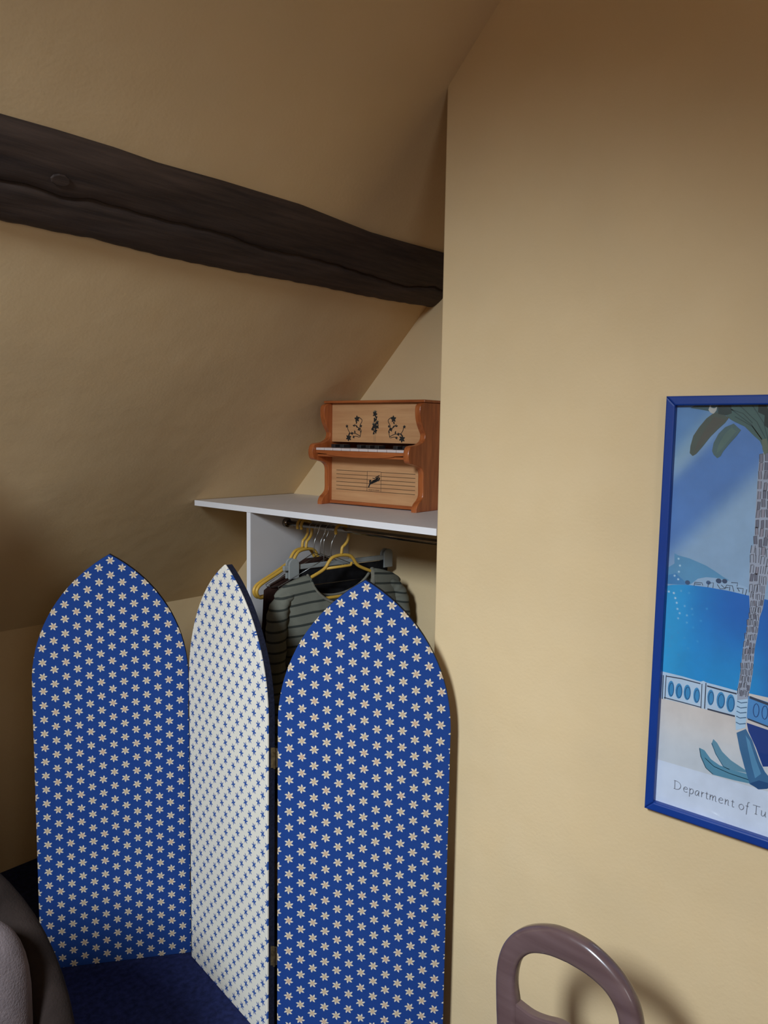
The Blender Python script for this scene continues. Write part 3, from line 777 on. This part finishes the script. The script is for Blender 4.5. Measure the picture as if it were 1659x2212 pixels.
for i, (u, v) in enumerate([(22, 460.9), (32.1, 459.4), (35.6, 449.6), (39.0, 440.5), (41.1, 428.3), (45.9, 420.3), (60.4, 418.3), (43.6, 409.5), (55.0, 436.5), (69.5, 433.0), (61.2, 403.8), (46.2, 465.9), (62.0, 463.9), (71.5, 421.7), (37.6, 529.9), (41.2, 516.4), (39.8, 503.8), (31.6, 494.7), (39.2, 488.4), (32.8, 368.9), (27.3, 388.8), (45.2, 380.2), (58, 372), (74, 396), (88, 412), (30, 350), (66, 352), (84, 370), (48, 335), (98, 438), (26, 330)]):
    c = mixc((206, 230, 246), (62, 160, 222), min(1, abs(i - 1) * 0.05 + (u - 20) / 120) if i not in (14, 15, 16, 17, 18) else 0.15)
    r = 3.2
    poly([(u + r * (1 if q % 2 == 0 else 0.42) * math.cos(PI * q / 6 + i), v + r * (1 if q % 2 == 0 else 0.42) * math.sin(PI * q / 6 + i)) for q in range(12)], c, 0)
# balustrade
poly([(18, 238), (18, 294), (57.4, 293.0), (94.5, 290.3), (100, 293), (106, 291), (130.4, 289.9), (164.0, 287.8), (166, 236), (97.5, 237), (60, 238)], (196, 218, 240))
poly([(184, 283.2), (300, 270), (WI, 262), (WI, 214), (300, 224), (184.1, 238.5)], (84, 150, 212)); depth_[0] += 1
for u, v, hh, ww in ((37.2, 262, 17, 6.5), (53.3, 261.3, 16, 7), (69.9, 262.3, 16, 7), (88.5, 260.8, 16, 6.5), (115.6, 263, 16, 6.5), (134.8, 261.9, 17, 8), (153.1, 260.6, 18, 8)):
    poly([(u + ww * math.cos(2 * PI * q / 16), v + hh * math.sin(2 * PI * q / 16)) for q in range(16)], (64, 148, 204), 0)
    depth_[0] += 1; stroke([(u + 1 + ww * 0.72 * math.cos(2 * PI * q / 16), v - 1 + hh * 0.78 * math.sin(2 * PI * q / 16)) for q in range(17)], 1.3, (34, 80, 128)); depth_[0] -= 1
for u, v in ((199.7, 258.2), (215.0, 257.9), (232, 254), (249, 252)):
    stroke([(u + 5 * math.cos(2 * PI * q / 16), v + 13 * math.sin(2 * PI * q / 16)) for q in range(17)], 1.5, (30, 70, 130))
depth_[0] += 2
for pts, wd in (([(27.0, 286.2), (57.6, 287.8), (94.8, 286.0)], 2.2), ([(24.2, 240.7), (63.2, 239.7), (97.5, 238.6)], 2), ([(107.4, 284.5), (133.6, 282.9), (163.1, 281.8)], 3), ([(110.8, 238.3), (136.2, 237.5), (162.5, 237.1)], 3.2), ([(20.2, 286.9), (20.7, 236.8)], 2), ([(26.1, 288.2), (25.9, 238.0)], 1.6), ([(97.5, 286.6), (98.3, 236.6)], 1.6), ([(105.0, 289.8), (105.3, 237.6)], 2), ([(186.5, 281), (222, 275), (300, 268)], 5), ([(186, 238), (224, 232), (300, 224)], 3)):
    stroke(pts, wd, (56, 66, 88))
# navy shadow area and fallen leaves
poly([(184.4, 230), (223.0, 226), (330, 214), (WI, 206), (WI, 150), (227.6, 155.9), (218.1, 152.9), (203.8, 185.8), (188.6, 213.8)], (22, 62, 138))
poly([(125.4, 181.0), (132.9, 175.5), (143.3, 160.6), (160.5, 147.9), (181.8, 139.2), (195.8, 133.6), (189.1, 131.5), (159.3, 128.5), (147.4, 131.2), (131.9, 152.1), (122.5, 169.9)], (104, 152, 176))
poly([(100.2, 155.8), (110.1, 153.5), (123.1, 139.2), (140.3, 131.6), (166.2, 129.4), (193.7, 130.4), (211.8, 128.6), (201.6, 112.9), (169.7, 110.2), (129.7, 109.0), (114.6, 118.5), (103.7, 138.6)], (92, 150, 178))
stroke([(100.2, 155), (103.7, 138.6), (114.6, 118.5), (129, 109.5)], 1.4, (48, 94, 124)); stroke([(122.8, 172), (131.9, 152.1), (147.4, 131.2), (159, 128.8)], 1.4, (48, 94, 124))
stroke([(112, 138), (130, 126), (160, 121), (200, 119)], 1.2, (70, 126, 156))
poly([(167.4, 205.4), (183.8, 217.5), (196.3, 198.5), (212.0, 161.0), (222.0, 144.2), (240, 126), (227.8, 112.3), (213.0, 107.1), (197.2, 111.4), (186.3, 140.6), (175.0, 175.0)], (62, 112, 156))
poly([(184, 205), (192, 196), (206, 160), (216, 138), (206, 126), (198, 150), (190, 180)], (92, 150, 190))
poly([(197, 113), (213, 124), (238, 124), (228, 112), (213, 106)], (34, 80, 130))
# palm trunk
tl_ = [(182.4, 747.3), (175.2, 733.5), (174.9, 694.7), (175.1, 647.8), (175.7, 608.6), (176.0, 573.1), (170.5, 564.5), (171.1, 532.7), (172.3, 498.9), (174.5, 469.1), (177.0, 447.0), (172.5, 402.0), (168.7, 371.9), (168.1, 344.8), (166.5, 314.8), (164.3, 294.5), (164.7, 269.7)]
tr_ = [(218, 760), (214, 733), (213, 694), (212, 647), (211, 608), (209, 573), (207, 545), (205.1, 513.4), (202.0, 493.2), (200.5, 473.2), (199.2, 455.0), (194.8, 437.5), (193.3, 408.3), (189.8, 376.2), (189.3, 329.8), (186.7, 299.8), (183.6, 276.9)]
poly(tl_ + tr_[::-1], (166, 174, 192))
poly([(164.7, 269.7), (183.6, 276.9), (184.1, 249.8), (182.6, 219.6), (166.0, 210.1), (162.8, 244.3)], (186, 218, 244))
depth_[0] += 1
for v in (268, 258, 248, 238, 226): stroke([(165, v), (172, v - 2), (183, v + 2)], 1.8, (66, 104, 140))
depth_[0] += 1
TLs = sorted([(v, u) for u, v in tl_]); TRs = sorted([(v, u) for u, v in tr_])
rn = random.Random(3); v = 282
while v < 742:
    l_, r_ = interp(TLs, v), interp(TRs, v); n = 4
    hh = 15 if v > 480 else 11
    for q in range(n):
        u0 = l_ + (r_ - l_) * (q + 0.16) / n + rn.uniform(-1, 1); u1 = l_ + (r_ - l_) * (q + 0.76) / n
        vv = v + rn.uniform(-3, 3); lean = rn.uniform(-1.5, 1.5)
        if v > 570 or rn.random() < 0.3:
            g = rn.choice([(144, 142, 156), (124, 126, 142), (152, 148, 162), (112, 114, 132)])
            poly([(u0, vv), (u1, vv), (u1 + lean, vv + hh), (u0 + lean, vv + hh)], g, 0)
        depth_[0] += 1; stroke([(u0, vv + hh), (u1, vv + hh + 1)], 1.1, (92, 92, 100)) if rn.random() < 0.6 else None
        stroke([(u0, vv), (u0 + lean, vv + hh)], 1.3, (84, 86, 98)); stroke([(u1, vv + 1), (u1 + lean, vv + hh)], 1.2, (92, 94, 106)); depth_[0] -= 1
    v += hh + 2.5
depth_[0] += 2
# crown of leaves
poly([(92.8, 833), (330, 833), (300, 790), (262, 770), (232, 758), (214, 745), (204, 756), (189.2, 748), (182.0, 752), (174.3, 767.2), (163.7, 776.3), (146.2, 793.5), (129.0, 801.5), (119.6, 806.8), (112.6, 813.6), (96.7, 815.0), (91.1, 819.1)], (78, 108, 104))
poly([(44.2, 828.4), (52.1, 833), (80.7, 833), (100, 833), (98, 818), (81.5, 821.9), (63.7, 825.5)], (70, 100, 106))
poly([(85.9, 816.4), (92.5, 819.8), (118.0, 810.9), (110.8, 800.0), (98.3, 787.6), (85.7, 773.7), (70.6, 752.5), (60.3, 739.6), (53.7, 735.2), (47.8, 740.6), (48.4, 754.7), (52.8, 774.5), (62.9, 791.4), (75.6, 808.1)], (84, 96, 88))
poly([(90, 812), (112, 806), (96, 790), (84, 776), (66, 752), (56, 742), (62, 762), (74, 786)], (90, 92, 84))
poly([(126.6, 798.7), (140.2, 786.7), (133.2, 775.8), (121.0, 760.6), (110.1, 745.3), (106.6, 736.9), (100.2, 732.6), (93.1, 739.2), (90.0, 746.1), (91.8, 761.3), (100.1, 779.4), (111.3, 791.8)], (82, 110, 112))
poly([(124, 792), (132, 784), (116, 762), (104, 746), (98, 742), (102, 760), (112, 780)], (92, 120, 114))
poly([(96, 834), (120, 834), (122, 818), (112, 814), (97, 817)], (48, 66, 66))
depth_[0] += 1
for (a_, b_) in (((120, 826), (182, 764)), ((136, 832), (186, 768)), ((158, 832), (190, 764)), ((128, 812), (178, 770)), ((176, 832), (194, 762)), ((112, 828), (160, 800)), ((205, 832), (198, 764)), ((240, 828), (206, 764))):
    stroke([a_, ((a_[0] * .45 + b_[0] * .55) + 4, (a_[1] * .45 + b_[1] * .55) + 5), b_], 1.6, (50, 78, 80))
poly([(168, 833), (181, 833), (192, 812), (188, 790), (180, 796), (180, 814), (168, 820)], (36, 54, 54))
poly([(190, 796), (198, 800), (200, 766), (192, 764)], (120, 142, 104))
poly([(178, 770), (186, 772), (192, 748), (184, 742), (180, 752)], (104, 120, 104))
poly([(78.7, 824.7), (80.8, 833), (82.8, 833), (83.8, 828.8), (89.3, 827.4), (94.5, 830.1), (93.5, 823.2), (88.5, 817.1), (83.0, 819.2)], (196, 196, 190))
for f_ in bm.faces:
    f_.normal_update()
    if f_.normal.y > 0: f_.normal_flip()
pp = obj('print', bm, 'print', pf)
part_label(pp, 'watercolour print of palm, sea and balustrade')
nbox('backing', (0.016, -0.008, 0.016), (FW - 0.016, -0.003, FH - 0.016), 'white_melamine', pf)
nbox('glass_pane', (0.0162, -0.0155, 0.0162), (FW - 0.0162, -0.0135, FH - 0.0162), 'glass', pf)
# lettering (thin pen strokes), 1 unit = x-height
GL = {
 'D': (1.55, [[(0.10, 1.55), (0.12, 0.02)], [(-.08, 1.58), (0.45, 1.58), (1.0, 1.35), (1.22, 0.85), (1.05, 0.32), (0.6, 0.03), (-.05, 0.0)]]),
 'e': (0.92, [[(0.08, 0.55), (0.45, 0.60), (0.74, 0.68), (0.66, 0.92), (0.42, 1.0), (0.14, 0.78), (0.06, 0.45), (0.20, 0.10), (0.48, 0.0), (0.78, 0.14)]]),
 'p': (0.98, [[(0.10, 0.95), (0.18, 0.9), (0.16, -0.62)], [(0.17, 0.62), (0.42, 0.96), (0.68, 0.96), (0.84, 0.62), (0.72, 0.2), (0.42, 0.0), (0.17, 0.12)]]),
 'a': (0.96, [[(0.74, 0.92), (0.46, 1.0), (0.16, 0.68), (0.10, 0.25), (0.28, 0.0), (0.52, 0.22), (0.74, 0.75)], [(0.76, 0.96), (0.72, 0.15), (0.86, 0.04)]]),
 'r': (0.72, [[(0.10, 0.95), (0.20, 0.92), (0.18, 0.0)], [(0.19, 0.55), (0.38, 0.92), (0.64, 0.94)]]),
 't': (0.66, [[(0.30, 1.30), (0.28, 0.16), (0.42, 0.0), (0.60, 0.08)], [(0.04, 0.95), (0.58, 0.97)]]),
 'm': (1.50, [[(0.08, 0.95), (0.18, 0.92), (0.16, 0.0)], [(0.17, 0.5), (0.42, 0.95), (0.62, 0.9), (0.64, 0.0)], [(0.65, 0.5), (0.92, 0.95), (1.14, 0.9), (1.15, 0.12), (1.34, 0.02)]]),
 'n': (1.02, [[(0.08, 0.95), (0.18, 0.92), (0.16, 0.0)], [(0.17, 0.5), (0.44, 0.95), (0.66, 0.9), (0.68, 0.12), (0.86, 0.02)]]),
 'o': (1.0, [[(0.46, 1.0), (0.14, 0.8), (0.08, 0.4), (0.26, 0.06), (0.52, 0.0), (0.82, 0.3), (0.84, 0.7), (0.60, 0.98), (0.42, 0.99)]]),
 'f': (0.62, [[(0.72, 1.72), (0.52, 1.74), (0.38, 1.45), (0.30, 0.4), (0.24, -0.62)], [(0.06, 0.95), (0.56, 0.97)]]),
 'T': (1.12, [[(0.54, 1.52), (0.52, 0.0)], [(-.02, 1.48), (0.1, 1.54), (1.0, 1.54), (1.1, 1.6)], [(0.32, 0.0), (0.74, 0.0)]]),
 'u': (1.02, [[(0.10, 0.95), (0.18, 0.9), (0.18, 0.2), (0.36, 0.02), (0.6, 0.2), (0.78, 0.6)], [(0.80, 0.96), (0.80, 0.12), (0.94, 0.02)]]),
 ' ': (0.55, [])}
bm = bmesh.new(); pen = 0.055; XH = 0.0108
for ch in 'Department of Tu':
    wd, strokes = GL[ch]
    for s_ in strokes:
        pts = spline(s_, 5) if len(s_) > 2 else s_
        ribbon(bm, [(pen + u * XH, 0.0565 + v * XH) for u, v in pts], 0.00115, YP - 0.0012)
    pen += wd * XH * 1.11
for f_ in bm.faces:
    f_.normal_update()
    if f_.normal.y > 0: f_.normal_flip()
part_label(obj('lettering', bm, simple('grey_lettering_ink', (0.22, 0.23, 0.27), 0.7, 0.05, 20), pf), 'grey lettering on the white strip')

# ------------------------------------------------------------------ low wooden chair in front of the right wall
CHX = 1.20; KS = CHX / 1.15
cy0 = 0.563 * KS
chz = lambda z: 1.6 - (1.6 - z) * KS
ch = empty('wooden_chair', (CHX - 0.14, cy0, 0.0), -PI / 2)
# local x: right (world -y); local y: towards the wall (world +x)
tag(ch, 'low dark polished wooden chair with an open rounded back against the right wall', 'chair')
YB = 0.14
def lean(z): return YB + 0.10 * (z - chz(0.62))
OUT = [(0.118, 0.10), (0.122, 0.30), (0.120, 0.42), (0.126, 0.517), (0.132, 0.563), (0.1372, 0.615), (0.1345, 0.653), (0.122, 0.686), (0.099, 0.713), (0.070, 0.732), (0.034, 0.7455), (0.0, 0.749)]
INN = [(0.086, 0.10), (0.088, 0.30), (0.085, 0.42), (0.083, 0.517), (0.087, 0.57), (0.096, 0.605), (0.0975, 0.630), (0.094, 0.652), (0.084, 0.670), (0.066, 0.685), (0.035, 0.695), (0.0, 0.698)]
def arc(tab): return [(u * KS, chz(z)) for u, z in tab]
o_, i_ = spline(arc(OUT), 6), spline(arc(INN), 6)
bm = bmesh.new(); TH = 0.030; rings = []
full = [(o_[q], i_[q], -1) for q in range(len(o_))] + [(o_[q], i_[q], 1) for q in range(len(o_) - 2, -1, -1)]
for (po, pi, sg) in full:
    A_ = Vector((sg * po[0], lean(po[1]), po[1])); B_ = Vector((sg * pi[0], lean(pi[1]), pi[1]))
    ring = []
    SEG = 20
    for q in range(SEG):
        a_ = 2 * PI * q / SEG
        c_, s_ = math.cos(a_), math.sin(a_)
        e_ = 0.62
        cc = math.copysign(abs(c_) ** e_, c_); ss_ = math.copysign(abs(s_) ** e_, s_)
        p_ = A_ * (0.5 + 0.5 * cc) + B_ * (0.5 - 0.5 * cc)
        ring.append(bm.verts.new(p_ + Vector((0, ss_ * TH / 2, 0))))
    rings.append(ring)
for a_, b_ in zip(rings, rings[1:]):
    for q in range(20): bm.faces.new((a_[q], a_[(q + 1) % 20], b_[(q + 1) % 20], b_[q]))
bm.faces.new(rings[0]); bm.faces.new(rings[-1][::-1])
bmesh.ops.recalc_face_normals(bm, faces=bm.faces[:])
obj('back_frame', bm, 'chairwood', ch, True)
# shaped cross rail
bm = bmesh.new()
cz = [(-0.092, 0.583), (-0.063, 0.5785), (-0.038, 0.5815), (-0.015, 0.588), (0.0, 0.590), (0.015, 0.588), (0.038, 0.5815), (0.063, 0.5785), (0.092, 0.583)]
top = spline([(u * KS, chz(z)) for u, z in cz], 5)
bot = [(u, z - 0.045 + 0.006 * math.cos(u * 60)) for u, z in top[::-1]]
prism(bm, top + bot, lambda u, v, t: (u, lean(v) + t, v), -0.010, 0.010, 0.003)
obj('cross_rail', bm, 'chairwood', ch)
SZ = 0.335
bm = bmesh.new()
seat = [(-0.165, -0.21), (0.165, -0.21), (0.185, -0.17), (0.150, 0.115), (-0.150, 0.115), (-0.185, -0.17)]
prism(bm, seat, lambda u, v, t: (u, v, t), SZ - 0.05, SZ - 0.005, 0.006)
obj('seat_frame', bm, 'chairwood', ch)
bm = bmesh.new()
def pad(a, b):
    u = a * 2 - 1; v = b * 2 - 1
    return (u * (0.165 - 0.015 * v), -0.05 + v * 0.145, SZ - 0.004 + 0.035 * (1 - u ** 4) ** 0.5 * (1 - v ** 4) ** 0.5)
grid(bm, 20, 20, pad)
obj('seat_pad', bm, 'seat_cloth', ch, True)
for sg in (-1, 1):
    bm = bmesh.new(); pth = spline([(sg * 0.160, -0.185, SZ - 0.05), (sg * 0.168, -0.200, 0.20), (sg * 0.160, -0.195, 0.09), (sg * 0.170, -0.215, 0.001)], 6)
    tube(bm, pth, [0.023 - 0.010 * q / len(pth) for q in range(len(pth))], 12)
    obj('front_leg', bm, 'chairwood', ch, True)
    bm = bmesh.new(); pth = spline([(sg * 0.102 * KS, lean(chz(0.10)) + 0.002, chz(0.10) + 0.01), (sg * 0.108, lean(0.02) + 0.05, 0.02), (sg * 0.110, lean(0.0) + 0.055, 0.001)], 4)
    tube(bm, pth, 0.014, 12)
    obj('rear_leg', bm, 'chairwood', ch, True)

# ------------------------------------------------------------------ armchair, lower left
AX, AY = 0.20, 1.28
ac = empty('tub_armchair', (AX, AY, 0.0), math.atan2(-0.42, 0.90))
tag(ac, 'dark brown plush tub armchair at the left edge', 'armchair')
# local: x right, y back, facing -y
bm = bmesh.new()
path = []
for q in range(41):
    a_ = PI * (q / 40)
    path.append((0.36 * math.cos(a_), 0.02 + 0.30 * math.sin(a_), math.sin(a_)))
pathf = [(0.36, -0.34 + 0.36 * q / 10, 0.0) for q in range(10)] + path + [(-0.36, 0.02 - 0.36 * q / 10, 0.0) for q in range(1, 11)]
rings = []
for i, (px, py, k_) in enumerate(pathf):
    nx, ny = (px / 0.36, 0.0) if k_ == 0 else (px / 0.36, (py - 0.02) / 0.30)
    l = math.hypot(nx, ny); nx, ny = nx / l, ny / l
    hgt = 0.53 + 0.35 * (k_ ** 1.05)
    T2 = 0.034
    ring = []
    for q in range(15):
        a_ = PI * q / 14
        ring.append((px + nx * T2 * math.cos(a_) + nx * 0.03 * k_, py + ny * T2 * math.cos(a_) + ny * 0.03 * k_, hgt - 0.035 + 0.035 * math.sin(a_)))
    ring = [(px + nx * T2 * 0.9, py + ny * T2 * 0.9, 0.06)] + ring + [(px - nx * T2 * 0.9, py - ny * T2 * 0.9, 0.06)]
    rings.append([bm.verts.new(p) for p in ring])
for a_, b_ in zip(rings, rings[1:]):
    n = len(a_)
    for q in range(n): bm.faces.new((a_[q], a_[(q + 1) % n], b_[(q + 1) % n], b_[q]))
bm.faces.new(rings[0]); bm.faces.new(rings[-1][::-1])
bmesh.ops.recalc_face_normals(bm, faces=bm.faces[:])
obj('back_shell', bm, 'armchair', ac, True)
obj('seat_base', box(bmesh.new(), (-0.318, -0.36, 0.06), (0.318, 0.14, 0.30), 0.02, 3), 'armchair', ac)
obj('seat_cushion', box(bmesh.new(), (-0.314, -0.38, 0.302), (0.314, 0.14, 0.41), 0.045, 5), 'armchair', ac, True)
for sx_ in (-0.2, 0.2):
    for sy_ in (-0.28, 0.16):
        bm = bmesh.new(); tube(bm, [(sx_, sy_, 0.062), (sx_, sy_, 0.0)], [0.025, 0.018], 12); obj('foot', bm, 'chairwood', ac)
# cushion leaning on the back
cs = None
bm = bmesh.new()
def pil(a, b):
    th_ = 2 * PI * a; ph_ = PI * (b - 0.5)
    f_ = lambda v, e_: math.copysign(abs(v) ** e_, v)
    return (0.20 * f_(math.cos(ph_), 0.7) * f_(math.cos(th_), 0.55), 0.07 * math.copysign(abs(math.sin(ph_)) ** 1.0, math.sin(ph_)), 0.19 * f_(math.cos(ph_), 0.7) * f_(math.sin(th_), 0.62))
grid(bm, 48, 25, pil, True)
bmesh.ops.remove_doubles(bm, verts=bm.verts[:], dist=0.0005)
bmesh.ops.recalc_face_normals(bm, faces=bm.faces[:])
cs = obj('cushion', bm, 'cushion', None, True)
R2 = Matrix.Rotation(math.atan2(-0.42, 0.90), 4, 'Z')
loc = Vector((AX, AY, 0)) + (R2 @ Vector((0.125, 0.085, 0.615)))
cs.matrix_world = Matrix.Translation(loc) @ R2 @ Matrix.Rotation(math.radians(-14), 4, 'X')
tag(cs, 'mauve-grey plush cushion leaning in the brown armchair', 'cushion')
